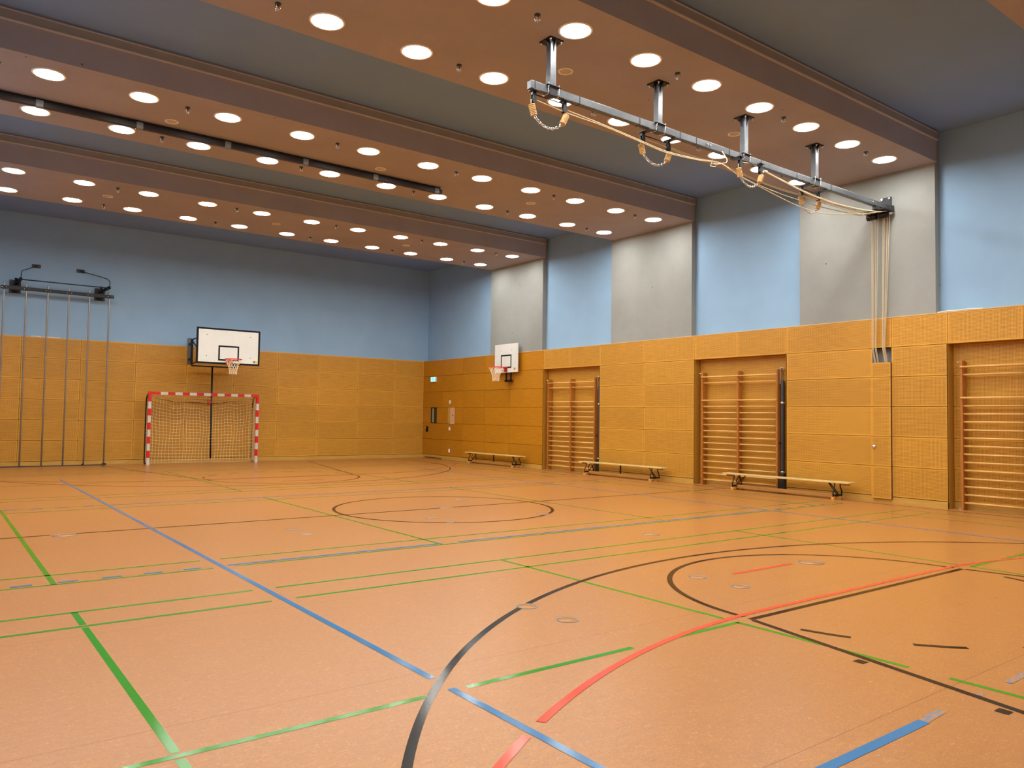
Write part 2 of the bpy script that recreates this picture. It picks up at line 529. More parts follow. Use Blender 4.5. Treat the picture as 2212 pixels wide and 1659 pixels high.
# basketball, black
arc('centre_circle', 'l_black', (0.40, 0), 1.8, 0, 360)
seg('halfway_line', 'l_black', (-7.1, 0), (7.7, 0), 0.05, [(7.1 - 5.06, 0.14), (7.1 + 0.43, 0.13)])
for x in (7.72,):
    seg('sideline', 'l_black', (x, -13), (x, 13), 0.05)
for s in (-1, 1):
    hy, fy = 11.4 * s, 7.2 * s
    a0, a1 = (0, 180) if s < 0 else (180, 360)
    arc('three_point_arc', 'l_black', (0.40, hy), 6.25, a0, a1)
    for q in (-1, 1):
        seg('three_point_side', 'l_black', (0.40 + q * 6.225, hy), (0.40 + q * 6.225, 13 * s), 0.05)
        g = [] if s > 0 else [(0.0, 0.05)]
        seg('key_line', 'l_black', (0.40 + q * 1.79, fy), (0.40 + q * 2.98, 13 * s), 0.05, g)
        for d in (1.05, 1.93, 2.78, 3.63):
            xx = 0.40 + q * (1.79 + 1.19 * d / 5.8 + 0.085)
            mb = MB()
            yy = fy + s * d
            zz = LZ + 4e-4
            mb.quad([(xx - 0.035, yy - 0.035, zz), (xx + 0.035, yy - 0.035, zz), (xx + 0.035, yy + 0.035, zz), (xx - 0.035, yy + 0.035, zz)])
            line_obj(mb, 'lane_mark', 'l_black')
    seg('free_throw_line', 'l_black', (0.40 - 1.8, fy + 0.018 * s), (0.40 + 1.8, fy + 0.018 * s), 0.05)
    arc('free_throw_arc', 'l_black', (0.40, fy), 1.8, a0, a1, gaps=[(180, 2), (0, 2)] if s < 0 else ())
    for k in range(7):
        b0 = 193 + 23.6 * k
        if s > 0:
            arc('free_throw_dash', 'l_black', (0.40, fy), 1.8, b0 - 180, b0 - 169)
        else:
            arc('free_throw_dash', 'l_black', (0.40, fy), 1.8, b0, b0 + 11)
    # handball, orange red
    seg('goal_area_line', 'l_red', (CX - 1.5, 7.10 * s), (CX + 1.5, 7.10 * s), 0.05)
    for q in (-1, 1):
        c = (CX + 1.5 * q, 13.10 * s)
        if s < 0:
            aa = (90, 180) if q < 0 else (0, 90)
        else:
            aa = (180, 270) if q < 0 else (270, 360)
        gg = []
        if s < 0 and q < 0:
            gg = [(119.9, 0.95)]
        arc('goal_area_arc', 'l_red', c, 6.025, aa[0], aa[1], gaps=gg)
    seg('seven_metre_line', 'l_red', (CX - 0.5, 6.06 * s), (CX + 0.5, 6.06 * s), 0.05)

# ------------------------------------------------------------------ setting: walls
def cladding(name, panels, axis, pos, mat, parent, depth=0.025, gap=0.004):
    """panels (a0,a1,z0,z1) as separate boards with open joints; axis 'x': plane x=pos facing -x, 'y': plane y=pos facing -y"""
    V, Fc, UA, UB, T = [], [], [], [], []
    for (a0, a1, z0, z1) in panels:
        a0, a1, z0, z1 = a0 + gap, a1 - gap, z0 + gap, z1 - gap
        tn = random.random()
        W, H = a1 - a0, z1 - z0
        def P(a, z, d):
            return (pos + d, a, z) if axis == 'x' else (a, pos + d, z)
        n = len(V)
        V += [P(a0, z0, 0), P(a1, z0, 0), P(a1, z1, 0), P(a0, z1, 0), P(a0, z0, depth), P(a1, z0, depth), P(a1, z1, depth), P(a0, z1, depth)]
        fr = [0, 3, 2, 1] if axis == 'x' else [0, 1, 2, 3]
        uv = {0: (0, 0), 1: (W, 0), 2: (W, H), 3: (0, H)}
        Fc.append([n + i for i in fr]); UA += [uv[i] for i in fr]; UB += [(W - uv[i][0], H - uv[i][1]) for i in fr]; T.append(tn)
        for q in ((0, 4, 5, 1), (1, 5, 6, 2), (2, 6, 7, 3), (3, 7, 4, 0)):
            q = q[::-1] if axis == 'y' else q
            Fc.append([n + i for i in q]); UA += [(0, 0)] * 4; UB += [(0, 0)] * 4; T.append(tn + 0.3)
    me = bpy.data.meshes.new(name)
    me.from_pydata(V, [], Fc)
    for nm, U in (('panel', UA), ('inset', UB)):
        lay = me.uv_layers.new(name=nm)
        for i, q in enumerate(U):
            lay.data[i].uv = q
    at = me.attributes.new('tint', 'FLOAT', 'FACE')
    for i, q in enumerate(T):
        at.data[i].value = q
    me.materials.append(M[mat])
    me.update()
    o = bpy.data.objects.new(name, me)
    COL.objects.link(o)
    o.parent = parent
    return o

def grid(cols, rows=ROWS):
    return [(a, b, rows[i], rows[i + 1]) for a, b in cols for i in range(len(rows) - 1)]

# right wall -------------------------------------------------------
wr = MB().box(8.17, 8.3, YF - 0.1, 13.75, 3.42, ZC + 0.05).build('wall_right', 'blue')
tag(wr, 'right hall wall, blue above perforated birch cladding', kind='structure')
for y0, y1 in PILS:
    MB().box(8.02, 8.25, y0, y1, 3.43, ZC).build('pilaster', 'concrete', wr)['label'] = 'bare concrete pilaster under a ceiling beam'
MB().box(8.24, 8.3, YF - 0.1, 13.75, 0, 3.45).build('backing', 'seam', wr)
solid = [(6.736, 13.62), (1.11, 4.355), (-4.575, -3.571), (-3.196, -1.326), (-13.62, -6.95)]
bk = MB()
for a, b in solid:
    bk.box(8.024, 8.05, a, b, 0, 3.48)
for a, b in REC + [(-3.571, -3.196)]:
    bk.box(8.024, 8.05, a, b, 2.93, 3.48)
bk.build('joint_backing', 'seam', wr)
nearc = [(-8.28, -6.95), (-9.6, -8.28), (-10.93, -9.6), (-12.25, -10.93), (-13.6, -12.25)]
pr = grid([(1.11, 2.73), (2.73, 4.355), (-4.575, -3.571), (-3.196, -1.326)] + nearc)
for a, b in ((4.355, 5.58), (5.58, 6.736), (-1.326, -0.11), (-0.11, 1.11), (-5.77, -4.575), (-6.95, -5.77), (-3.571, -3.196)):
    pr.append((a, b, 2.925, 3.485))
cladding('perforated_cladding', pr, 'x', XR, 'perf', wr)
pl = grid([(6.736, 8.39), (8.39, 9.72), (9.72, 11.03)])
for i in range(6):
    z0, z1 = ROWS[i], ROWS[i + 1]
    if i == 2:
        pl += [(11.03, 11.50, z0, z1), (11.94, 12.31, z0, z1), (12.31, 12.68, z0, z1), (13.07, 13.62, z0, z1)]
    else:
        pl += [(11.03, 12.31, z0, z1), (12.31, 13.62, z0, z1)]
cladding('plain_cladding', pl, 'x', XR, 'plain', wr)
rp = []
for a, b in REC:
    rp += [(a, b, ROWS[i], ROWS[i + 1]) for i in range(5)]
cladding('recess_cladding', rp, 'x', 8.205, 'perf', wr, 0.02)
jb = MB()
for a, b in REC:
    jb.box(8.0, 8.205, b - 0.001, b + 0.018, 0, 2.925)
    jb.box(8.0, 8.205, a - 0.018, a + 0.001, 0, 2.925)
    jb.box(8.002, 8.205, a, b, 2.925, 2.945)
jb.build('recess_jamb', 'jamb', wr)
MB().box(7.993, 8.17, YF, 13.62, 3.479, 3.497).build('ledge_cap', 'ledge', wr)
# hollow behind the rope slot
sl = MB()
sl.box(8.20, 8.21, -3.571, -3.196, 0.1, 2.93)
sl.box(8.002, 8.20, -3.575, -3.569, 0.1, 2.93)
sl.box(8.002, 8.20, -3.198, -3.192, 0.1, 2.93)
sl.build('slot_lining', 'duct_grey', wr)

bb = MB()
for a, b in solid + [(-3.571, -3.196)]:
    bb.box(8.0, 8.022, a, b, 0, 0.117)
for a, b in REC:
    bb.box(8.2, 8.22, a, b, 0, 0.117)
br = bb.build('baseboard_right', 'baseboard')
tag(br, 'light birch baseboard along the right wall', kind='structure')
MB().box(7.995, 8.004, 12.31, 13.45, 0.012, 0.034).build('vent_slot', 'board_black', br)

# back wall --------------------------------------------------------
wb = MB().box(XL - 0.1, 8.17, 13.65, 13.75, 3.42, ZC + 0.05).build('wall_back', 'blue')
tag(wb, 'back hall wall, blue above perforated birch cladding', kind='structure')
MB().box(XL - 0.1, 8.3, 13.643, 13.70, 0, 3.48).build('joint_backing', 'seam', wb)
bcol = [-7.3, -5.9, -4.48, -3.065, -1.655, -0.255, 1.16, 2.57, 3.96, 5.38, 6.8, 8.0]
cladding('perforated_cladding', grid(list(zip(bcol[:-1], bcol[1:]))), 'y', YB, 'perf', wb, 0.022)
MB().box(XL, 8.0, 13.613, 13.65, 3.479, 3.497).build('ledge_cap', 'ledge', wb)
bbk = MB().box(XL, 8.0, 13.62, 13.642, 0, 0.117).build('baseboard_back', 'baseboard')
tag(bbk, 'light birch baseboard along the back wall', kind='structure')

# walls behind and left of the camera (seen only as light and reflections)
wl = MB().box(XL - 0.1, XL, YF - 0.1, 13.75, 3.485, ZC + 0.05).build('wall_left', 'blue')
tag(wl, 'left hall wall, blue above birch cladding', kind='structure')
cladding('perforated_cladding', grid([(-13.6 + 1.36 * i, -13.6 + 1.36 * (i + 1)) for i in range(20)], [0, 0.685, 1.245, 1.805, 2.365, 2.925, 3.485]), 'x', XL - 0.0, 'perf', wl, -0.025)
wf = MB().box(XL - 0.1, 8.3, YF - 0.1, YF, 0, ZC + 0.05).build('wall_front', 'blue')
tag(wf, 'front hall wall behind the camera', kind='structure')
cladding('perforated_cladding', grid([(-7.1 + 1.36 * i, -7.1 + 1.36 * (i + 1)) for i in range(11)], [0, 0.685, 1.245, 1.805, 2.365, 2.925, 3.485]), 'y', YF + 0.03, 'perf', wf, -0.022)

# ceiling and beams ------------------------------------------------
ce = MB().box(XL - 0.1, 8.3, YF - 0.1, 13.75, ZC, ZC + 0.1).build('ceiling', 'blue_ceiling')
tag(ce, 'blue hall ceiling crossed by broad concrete beams', kind='structure')
for y0, y1 in BEAMS:
    b = MB().box(XL, 8.02, y0, y1, ZS, ZC).build('beam', 'beam', ce)
    b['label'] = 'broad brown concrete ceiling beam'
    MB().box(XL, 8.02, y0 - 0.022, y0, 6.65, 6.775).build('edge_band', 'band', b)
    MB().box(XL, 8.02, y0 - 0.034, y0, 6.635, 6.652).box(XL, 8.02, y0 - 0.03, y0, 6.772, 6.786).build('band_edge', 'band_edge', b)

# ------------------------------------------------------------------ ceiling fittings
BN = {0: 'back-wall beam', 1: 'black-track beam', 2: 'ring-rail beam', 3: 'beam above the camera'}
ORD = ['first', 'second', 'third', 'fourth', 'fifth', 'sixth', 'seventh', 'eighth', 'ninth', 'tenth', 'eleventh', 'twelfth']
LROWS = [(7.25, 8.90), (1.69, 3.37), (-3.88, -2.17), (-9.46, -7.75)]
lamp0 = None
for bi, rows in enumerate(LROWS):
    for ri, y in enumerate(rows):
        for j in range(12):
            x = 7.17 - 1.2416 * j
            loc = (x, y, ZS)
            lab = '%s round recessed downlight from right wall, %s row of %s' % (ORD[j], 'near' if ri == 0 else 'far', BN[bi])
            if lamp0 is None:
                lamp0 = thing('ceiling_light', lab, 'ceiling light', loc, group='recessed ceiling downlights')
                MB().lathe([(0.182, -0.002), (0.186, -0.010), (0.205, -0.012), (0.213, -0.006), (0.215, 0.0)], n=40).build('trim_ring', 'trim_cream', lamp0)
                MB().lathe([(0.0001, -0.0065), (0.183, -0.0065), (0.1831, -0.001)], n=40).build('diffuser', 'lamp', lamp0)
            else:
                dup(lamp0, loc, lab)
# sprinkler heads
spr0 = None
def sprinkler(loc, lab):
    global spr0
    if spr0:
        return dup(spr0, loc, lab)
    spr0 = thing('sprinkler_head', lab, 'sprinkler', loc, group='sprinkler heads under the ceiling')
    spr0.scale = (0.8, 0.8, 0.8)
    MB().lathe([(0.045, 0.0), (0.045, -0.012), (0.02, -0.018), (0.016, -0.05), (0.0001, -0.05)], n=16).build('rosette', 'dark_steel', spr0)
    MB().lathe([(0.0001, -0.095), (0.03, -0.092), (0.03, -0.088), (0.008, -0.086), (0.008, -0.05)], n=16).build('deflector', 'chrome', spr0)
    g = MB()
    for k in range(4):
        a = PI / 4 + k * PI / 2
        c, s = math.cos(a), math.sin(a)
        g.tube([(0.04 * c, 0.04 * s, -0.01), (0.046 * c, 0.046 * s, -0.05), (0.03 * c, 0.03 * s, -0.105), (0.002 * c, 0.002 * s, -0.115)], 0.0035, 5)
    g.build('wire_guard', 'chrome', spr0)
SX = [6.54, 4.07, 1.59, -0.88, -3.38, -5.85]
for bi, (yn, yf) in enumerate(((7.2, 8.87), (1.68, 3.33), (-3.88, -2.2))):
    for ri, y in enumerate((yn, yf)):
        for j, x in enumerate(SX):
            sprinkler((x, y, ZS), '%s small sprinkler head from right wall, %s row of %s' % (ORD[j], 'near' if ri == 0 else 'far', BN[bi]))
for j, x in enumerate((6.65, 4.11, 1.63, -0.87, -3.37)):
    sprinkler((x, 11.7, ZC), '%s sprinkler head from right wall on the blue ceiling behind back-wall beam' % ORD[j])
# loudspeaker covers
sp0 = None
for bi, y in ((0, 8.04), (1, 2.46), (2, -2.96)):
    for j, x in enumerate((4.06, 0.36, -3.43)):
        lab = '%s flush round loudspeaker cover from right wall on %s' % (ORD[j], BN[bi])
        if sp0 is None:
            sp0 = thing('ceiling_speaker', lab, 'loudspeaker', (x, y, ZS), group='flush ceiling loudspeakers')
            MB().lathe([(0.0001, -0.004), (0.082, -0.004), (0.083, 0.0)], n=32).build('grille', 'speaker', sp0)
            MB().lathe([(0.083, -0.003), (0.087, -0.010), (0.102, -0.010), (0.106, 0.0)], n=32).build('trim_ring', 'trim_cream', sp0)
        else:
            dup(sp0, (x, y, ZS), lab)
# black track below the middle beam
tk = thing('ceiling_track', 'long black rail clamped under the middle ceiling beam', 'rail', (0, 2.77, ZS))
MB().bar((-7.1, 0, -0.09), (1.93, 0, -0.09), 0.085, 0.085).box(-7.1, 1.9, -0.012, 0.012, -0.05, 0.0).build('rail', 'track', tk, 0.006)
for x in (-6.65, -5.25, -3.85, -2.44, -1.03, 0.40, 1.80):
    MB().box(x - 0.05, x + 0.05, -0.052, 0.052, -0.14, -0.035).build('clamp', 'ring_steel', tk, 0.004)['label'] = 'bright metal clamp'

# ------------------------------------------------------------------ ring rail with its hangers
RY = -3.485
rail = thing('ring_rail', 'grey steel ring rail hung from ceiling on four square posts', 'rail', (0, RY, 5.60))
MB().box(-0.68, 7.985, -0.042, 0.042, -0.05, 0.05).build('beam', 'grey_steel', rail, 0.006)
for x in (-0.333, 1.637, 3.607, 5.577):
    MB().box(x - 0.045, x + 0.045, -0.045, 0.045, 0.05, 0.635).build('hanger_post', 'grey_steel', rail, 0.005)
    pm = MB()
    pm.prism([(x - 0.11, -0.11), (x + 0.11, -0.11), (x + 0.11, 0.11), (x - 0.11, 0.11)], 0.635, 0.648)
    for sx, sy in ((1, 0), (-1, 0), (0, 1), (0, -1)):       # gusset fins between plate and post
        a, bq = 0.045, 0.10
        n0 = len(pm.v)
        tx, ty = -sy * 0.006, sx * 0.006
        for t in (-1, 1):
            for d, z in ((a, 0.635), (bq, 0.635), (a + 0.02, 0.58), (a, 0.50)):
                pm.v.append((x + sx * d + tx * t, sy * d + ty * t, z))
        pm.face([n0, n0 + 1, n0 + 2, n0 + 3]); pm.face([n0 + 7, n0 + 6, n0 + 5, n0 + 4])
        for i in range(4):
            j = (i + 1) % 4
            pm.face([n0 + i, n0 + 4 + i, n0 + 4 + j, n0 + j])
    plate = pm.build('ceiling_plate', 'black_steel', rail)
    bm_ = MB()
    for sx in (-1, 1):
        for sy in (-1, 1):
            bm_.lathe([(0.014, 0.636), (0.014, 0.618), (0.007, 0.617), (0.007, 0.598), (0.0001, 0.598)], (x + sx * 0.088, sy * 0.088, 0), n=8)
    bm_.build('bolt', 'chrome', plate)
    sd = MB()
    sd.box(x - 0.11, x + 0.11, -0.07, 0.07, 0.052, 0.062)
    sd.box(x - 0.06, x + 0.06, -0.052, -0.043, -0.058, 0.052)
    sd.box(x - 0.06, x + 0.06, 0.043, 0.052, -0.058, 0.052)
    sd.box(x - 0.06, x + 0.06, -0.052, 0.052, -0.062, -0.051)
    saddle = sd.build('saddle', 'dark_steel', rail, 0.003)
    for q in (-0.085, 0.085):
        MB().tube([(x + q, -0.058, 0.085), (x + q, -0.058, -0.045), (x + q, -0.045, -0.062), (x + q, 0.045, -0.062), (x + q, 0.058, -0.045), (x + q, 0.058, 0.085)], 0.006, 6).build('u_bolt', 'chrome', saddle)
for x in (-0.62, 0.12, 1.23, 2.06, 2.42, 3.19, 4.0, 4.98, 6.02):
    MB().box(x - 0.004, x + 0.004, -0.0455, 0.0455, -0.053, 0.053).build('sleeve_joint', 'black_steel', rail)
for x in (2.66, 7.35):
    MB().lathe([(0.012, -0.046), (0.012, -0.054), (0.0001, -0.054)][::-1], (x, 0, 0.0), 'y', 8).lathe([(0.012, -0.046), (0.012, -0.054), (0.0001, -0.054)][::-1], (x + 0.07, 0, 0.0), 'y', 8).build('bolt', 'chrome', rail)
# wall plate and rope deflection drums
MB().box(7.985, 8.018, -0.10, 0.10, -0.055, 0.19).build('wall_plate', 'dark_steel', rail, 0.004)
MB().lathe([(0.022, -0.02), (0.022, 0.0), (0.0001, 0.0)][::-1], (7.985, 0.07, 0.16), 'x', 10).lathe([(0.022, -0.02), (0.022, 0.0), (0.0001, 0.0)][::-1], (7.985, -0.07, 0.16), 'x', 10).build('bolt', 'chrome', rail)
MB().box(7.56, 7.70, -0.04, 0.04, -0.105, -0.05).box(7.62, 7.98, -0.17, 0.30, -0.115, -0.10).box(7.92, 7.985, -0.16, -0.14, -0.11, 0.0).build('drum_bracket', 'dark_steel', rail, 0.003)
for (q0, q1) in ((0.115, 0.295), (-0.105, 0.06)):
    prof = []
    n = 4
    for i in range(n):
        a = q0 + (q1 - q0) * i / n
        bq = q0 + (q1 - q0) * (i + 1) / n
        prof += [(0.058, a + 0.002), (0.058, a + 0.012), (0.046, (a + bq) / 2), (0.058, bq - 0.012), (0.058, bq - 0.002)]
    MB().lathe([(0.0001, q0)] + prof + [(0.0001, q1)], (7.86, 0, -0.172), 'y', 20).box(7.84, 7.88, q0 - 0.012, q0, -0.19, -0.10).box(7.84, 7.88, q1, q1 + 0.012, -0.19, -0.10).build('rope_drum', 'black_steel', rail)
# white rope hook
MB().tube([(3.0, -0.05, -0.03), (3.05, -0.06, -0.09), (3.10, -0.07, -0.15), (3.09, -0.06, -0.19), (3.0, -0.02, -0.215), (2.92, 0.0, -0.235), (2.87, 0.03, -0.225)], 0.008, 6).tube([(2.93, 0.045, -0.05), (2.88, 0.05, -0.2), (2.83, 0.03, -0.27), (2.86, -0.01, -0.29), (2.9, -0.01, -0.27)], 0.006, 6).build('rope_hook', 'tape_white', rail)['label'] = 'bent white wire hook'

# four hoist pairs with pulleys, toggles and chain
def hoist(label, x0, x1, y, zc, reach):
    """pulleys at x0 and x1 hanging under the rail at depth y; reach = arm from rail centre line"""
    t = thing('ring_hoist', label, 'hoist', ((x0 + x1) / 2, y, 5.55), group='ring hoists under the rail')
    cx = (x0 + x1) / 2
    dy = RY - y
    for i, x in enumerate((x0, x1)):
        X = x - cx
        ar = MB()
        ar.box(X - 0.05, X + 0.05, min(0, dy) - 0.05, max(0, dy) + 0.05, -0.014, -0.002)
        ar.box(X - 0.03, X - 0.018, -0.02, 0.02, -0.06, -0.012).box(X + 0.018, X + 0.03, -0.02, 0.02, -0.06, -0.012)
        ar.build('clamp_arm', 'dark_steel', t, 0.002)
        pb = MB()
        # cheeks of the pulley block, long rounded plates
        for s in (-0.026, 0.018):
            poly = [(-0.02, -0.035), (0.02, -0.035), (0.032, -0.12), (0.028, -0.15), (0.0, -0.168), (-0.028, -0.15), (-0.032, -0.12)]
            n0 = len(pb.v)
            for d in (s, s + 0.008):
                for a, z in poly:
                    pb.v.append((X + a, d, z))
            k = len(poly)
            pb.face([n0 + q for q in range(k)]); pb.face([n0 + k + q for q in range(k)][::-1])
            for q in range(k):
                r = (q + 1) % k
                pb.face([n0 + q, n0 + k + q, n0 + k + r, n0 + r])
        pb.box(X - 0.012, X + 0.012, -0.026, 0.026, -0.05, -0.038)
        blk = pb.build('pulley_block', 'dark_steel', t)
        MB().lathe([(0.0001, -0.018), (0.04, -0.018), (0.03, 0.0), (0.04, 0.018), (0.0001, 0.018)], (X, 0, -0.124), 'y', 18).build('sheave', 'black_steel', blk)
    # spreader rod between the two blocks
    MB().tube([(x0 - cx, 0.0, -0.044), (x1 - cx, 0.0, -0.044)], 0.008, 6).build('spreader_rod', 'black_steel', t)
    # toggles: turned wooden barrels hanging aslant
    span = x1 - x0
    ends = []
    for i, x in enumerate((x0, x1)):
        X = x - cx
        sg = 1 if i == 0 else -1
        top = Vector((X - sg * 0.035, 0, -0.18))
        bot = Vector((X + sg * (0.012 if i == 0 else 0.03), 0, -0.312))
        MB().tube([(X - sg * 0.034, 0, -0.12), (X - sg * 0.038, 0, -0.155), tuple(top)], 0.009, 6).build('rope_end', 'rope', t)
        prof_p, prof_r = [], []
        N = 7
        for k in range(N):
            for fr, rr in ((0.1, 0.037), (0.25, 0.042), (0.75, 0.042), (0.9, 0.037)):
                prof_p.append(top.lerp(bot, (k + fr) / N)); prof_r.append(rr)
        prof_p = [top] + prof_p + [bot]; prof_r = [0.02] + prof_r + [0.02]
        MB().tube(prof_p, prof_r, 14).build('toggle', 'toggle', t)['label'] = 'grooved pale wooden toggle'
        ends.append(bot)
    # chain in a hanging curve
    ch = MB()
    A, B = ends
    NL = 13
    pts = []
    for k in range(NL + 1):
        u = k / NL
        p = A.lerp(B, u)
        p.z -= 0.105 * (1 - (2 * u - 1) ** 2)
        pts.append(p)
    for k in range(NL):
        a, b = pts[k], pts[k + 1]
        d = (b - a); L = d.length; d.normalize()
        side = Vector((0, 1, 0)) if k % 2 else d.cross(Vector((0, 1, 0)))
        c = (a + b) / 2
        ring = []
        for q in range(10):
            an = 2 * PI * q / 10
            ring.append(c + d * (math.cos(an) * (L * 0.62)) + side * (math.sin(an) * 0.016))
        ch.tube(ring, 0.0055, 5, closed=True)
    ch.build('chain', 'chrome', t)
    return t
hoist('ring hoist with toggles and chain hanging nearest the free rail end', -0.60, -0.10, -3.475, 0, 0)
hoist('ring hoist with toggles hanging from the rail near its second post', 1.46, 1.99, -3.36, 0, 0)
hoist('ring hoist with toggles near the third post, beside the white hook', 3.36, 3.88, -3.59, 0, 0)
hoist('ring hoist with toggles hanging nearest the wall end of the rail', 5.42, 5.93, -3.33, 0, 0)

# hoist ropes
ROPES = [
(7,[(-0.60,-3.475,5.462),(-0.519,-3.47,5.44),(0.009,-3.47,5.404),(0.565,-3.47,5.394),(1.27,-3.47,5.344),(1.837,-3.47,5.306),(2.546,-3.47,5.351),(3.009,-3.47,5.408),(3.248,-3.476,5.363),(3.527,-3.483,5.295),(3.988,-3.493,5.228),(4.593,-3.508,5.143),(5.143,-3.521,5.087),(5.731,-3.535,5.088),(6.344,-3.549,5.173),(6.997,-3.565,5.293),(7.38,-3.574,5.38)]),
(0,[(-0.10,-3.475,5.462),(0.009,-3.47,5.44),(0.565,-3.47,5.413),(1.27,-3.47,5.363),(1.837,-3.47,5.326),(2.546,-3.47,5.365),(3.01,-3.47,5.415),(3.334,-3.454,5.372),(3.707,-3.436,5.313),(4.162,-3.414,5.285),(4.779,-3.384,5.274),(5.412,-3.354,5.282),(6.087,-3.321,5.303),(6.804,-3.287,5.355),(7.4,-3.253,5.40)]),
(1,[(1.46,-3.36,5.462),(1.96,-3.36,5.447),(2.574,-3.36,5.414),(3.154,-3.357,5.457),(3.53,-3.35,5.436),(3.957,-3.341,5.396),(4.339,-3.334,5.378),(4.871,-3.323,5.375),(5.325,-3.314,5.385),(5.961,-3.302,5.395),(6.807,-3.285,5.41),(7.4,-3.272,5.425)]),
(2,[(1.99,-3.36,5.462),(2.574,-3.36,5.442),(3.152,-3.359,5.471),(3.58,-3.356,5.445),(4.002,-3.353,5.402),(4.379,-3.35,5.385),(4.836,-3.347,5.383),(5.327,-3.343,5.39),(5.93,-3.339,5.40),(6.756,-3.333,5.416),(7.375,-3.328,5.43)]),
(5,[(3.36,-3.59,5.462),(3.452,-3.571,5.485),(3.668,-3.567,5.508),(3.889,-3.563,5.496),(4.204,-3.557,5.458),(4.53,-3.55,5.427),(5.045,-3.54,5.377),(5.587,-3.53,5.352),(6.235,-3.517,5.351),(7.057,-3.501,5.40)]),
(6,[(3.88,-3.59,5.462),(4.183,-3.571,5.436),(4.502,-3.569,5.402),(5.006,-3.565,5.349),(5.536,-3.561,5.32),(6.168,-3.556,5.318),(7.197,-3.549,5.39)]),
(3,[(5.42,-3.33,5.462),(5.657,-3.347,5.425),(6.014,-3.349,5.40),(6.383,-3.352,5.405),(7.031,-3.356,5.425)]),
(4,[(5.93,-3.33,5.462),(6.014,-3.412,5.425),(6.248,-3.418,5.402),(6.889,-3.435,5.415)]),
]
RYS = [-3.239, -3.266, -3.325, -3.361, -3.46, -3.487, -3.544, -3.584]
RYE = [-3.23, -3.248, -3.285, -3.303, -3.425, -3.437, -3.455, -3.472]
RL = {7: 'long tan rope from the free rail end, lowest sagging loop, ends nearest the viewer',
      0: 'long tan rope from the free rail end, farthest drop of the rope bundle',
      1: 'tan rope from the hoist at the second post, its left pulley',
      2: 'tan rope from the hoist at the second post, its right pulley',
      5: 'tan rope from the hoist beside the white hook, its left pulley',
      6: 'tan rope from the hoist beside the white hook, its right pulley',
      3: 'short tan rope from the wall end hoist, its left pulley',
      4: 'short tan rope from the wall end hoist, its right pulley'}
for k, pts in ROPES:
    y, ye = RYS[k], RYE[k]
    path = smooth_path(pts + [(7.80, y, 5.478)], 4) + [Vector((7.85, y, 5.49)), Vector((7.90, y, 5.475)), Vector((7.928, y, 5.42))]
    path += [Vector((7.932, y + (ye - y) * 0.5, 4.0)), Vector((7.94, ye, 2.95)), Vector((7.985, ye, 2.80)), Vector((8.04, ye, 2.62)), Vector((8.05, ye, 2.45))]
    o = MB().tube(path, 0.0072, 6).build('hoist_rope', 'rope')
    tag(o, RL[k], 'rope', 'hoist ropes along the ring rail')

# ------------------------------------------------------------------ rope cabinet door in the cladding
cd = thing('winch_cabinet', 'narrow perforated cabinet door below the ropes, with round lock', 'cabinet', (7.95, -3.385, 0.115))
cladding('door_panel', [(-0.187, 0.187, ROWS[i] - 0.115 if i else -0.04, (ROWS[i + 1] if i < 4 else 2.645) - 0.115) for i in range(5)], 'x', 0.0, 'perf', cd, 0.028, 0.003)
MB().box(0.0285, 0.049, -0.187, 0.187, -0.04, 2.53).build('door_core', 'board_black', cd)
MB().lathe([(0.0001, -0.022), (0.026, -0.02), (0.036, -0.008), (0.038, 0.0)], (0, 0.135, 0.93), 'x', 20).build('lock_rose', 'chrome', cd)['label'] = 'round bright lock'

# ------------------------------------------------------------------ wall bars
RZ = [2.505, 2.367, 1.959] + [1.959 - 0.1412 * k for k in range(1, 14)]
def wall_bars(label, y0, stp=1.0):
    """y0 = y of the far (left) upright; sections run towards -y"""
    t = thing('wall_bars', label, 'wall bars', (8.10, y0, 0), group='wooden wall bars in the wall recesses')
    for k in range(3):
        y = -stp * k
        MB().box(-0.055, 0.082, y - 0.02, y + 0.02, 0.0, 2.62).build('upright', 'upright', t, 0.004)
        MB().box(0.082, 0.105, y - 0.03, y + 0.03, 2.40, 2.60).box(0.082, 0.105, y - 0.03, y + 0.03, 0.12, 0.3).build('wall_bracket', 'upright', t)
    for k in range(2):
        ya, yb = -stp * k - 0.02, -stp * (k + 1) + 0.02
        for i, z in enumerate(RZ):
            front = i in (0, 2)
            x = -0.068 if front else -0.018
            a, b = (ya + 0.03, yb - 0.03) if front else (ya, yb)
            if front:
                a, b = (ya + (0.03 if k == 0 else 0.018), yb - (0.018 if k == 0 else 0.03))
            mb = MB()
            n = 10
            mb.tube([(x, a, z), (x, b, z)], 0.0185, n)
            mb.build('rung', 'rung', t)
    MB().tube([(-0.02, 0.02, 2.585), (-0.02, 0.055, 2.59), (-0.045, 0.075, 2.59)], 0.012, 8).build('top_catch', 'chrome', t)
    MB().box(-0.04, 0.01, 0.02, 0.06, 0.0, 0.03).build('floor_catch', 'chrome', t)
    return t
wall_bars('two bay wooden wall bars in the recess nearest the far corner', 6.575, 0.985)
wall_bars('two bay wooden wall bars in the middle recess, behind a bench', 0.93)
wall_bars('wooden wall bars cut off by the right edge of the photo', -4.775)

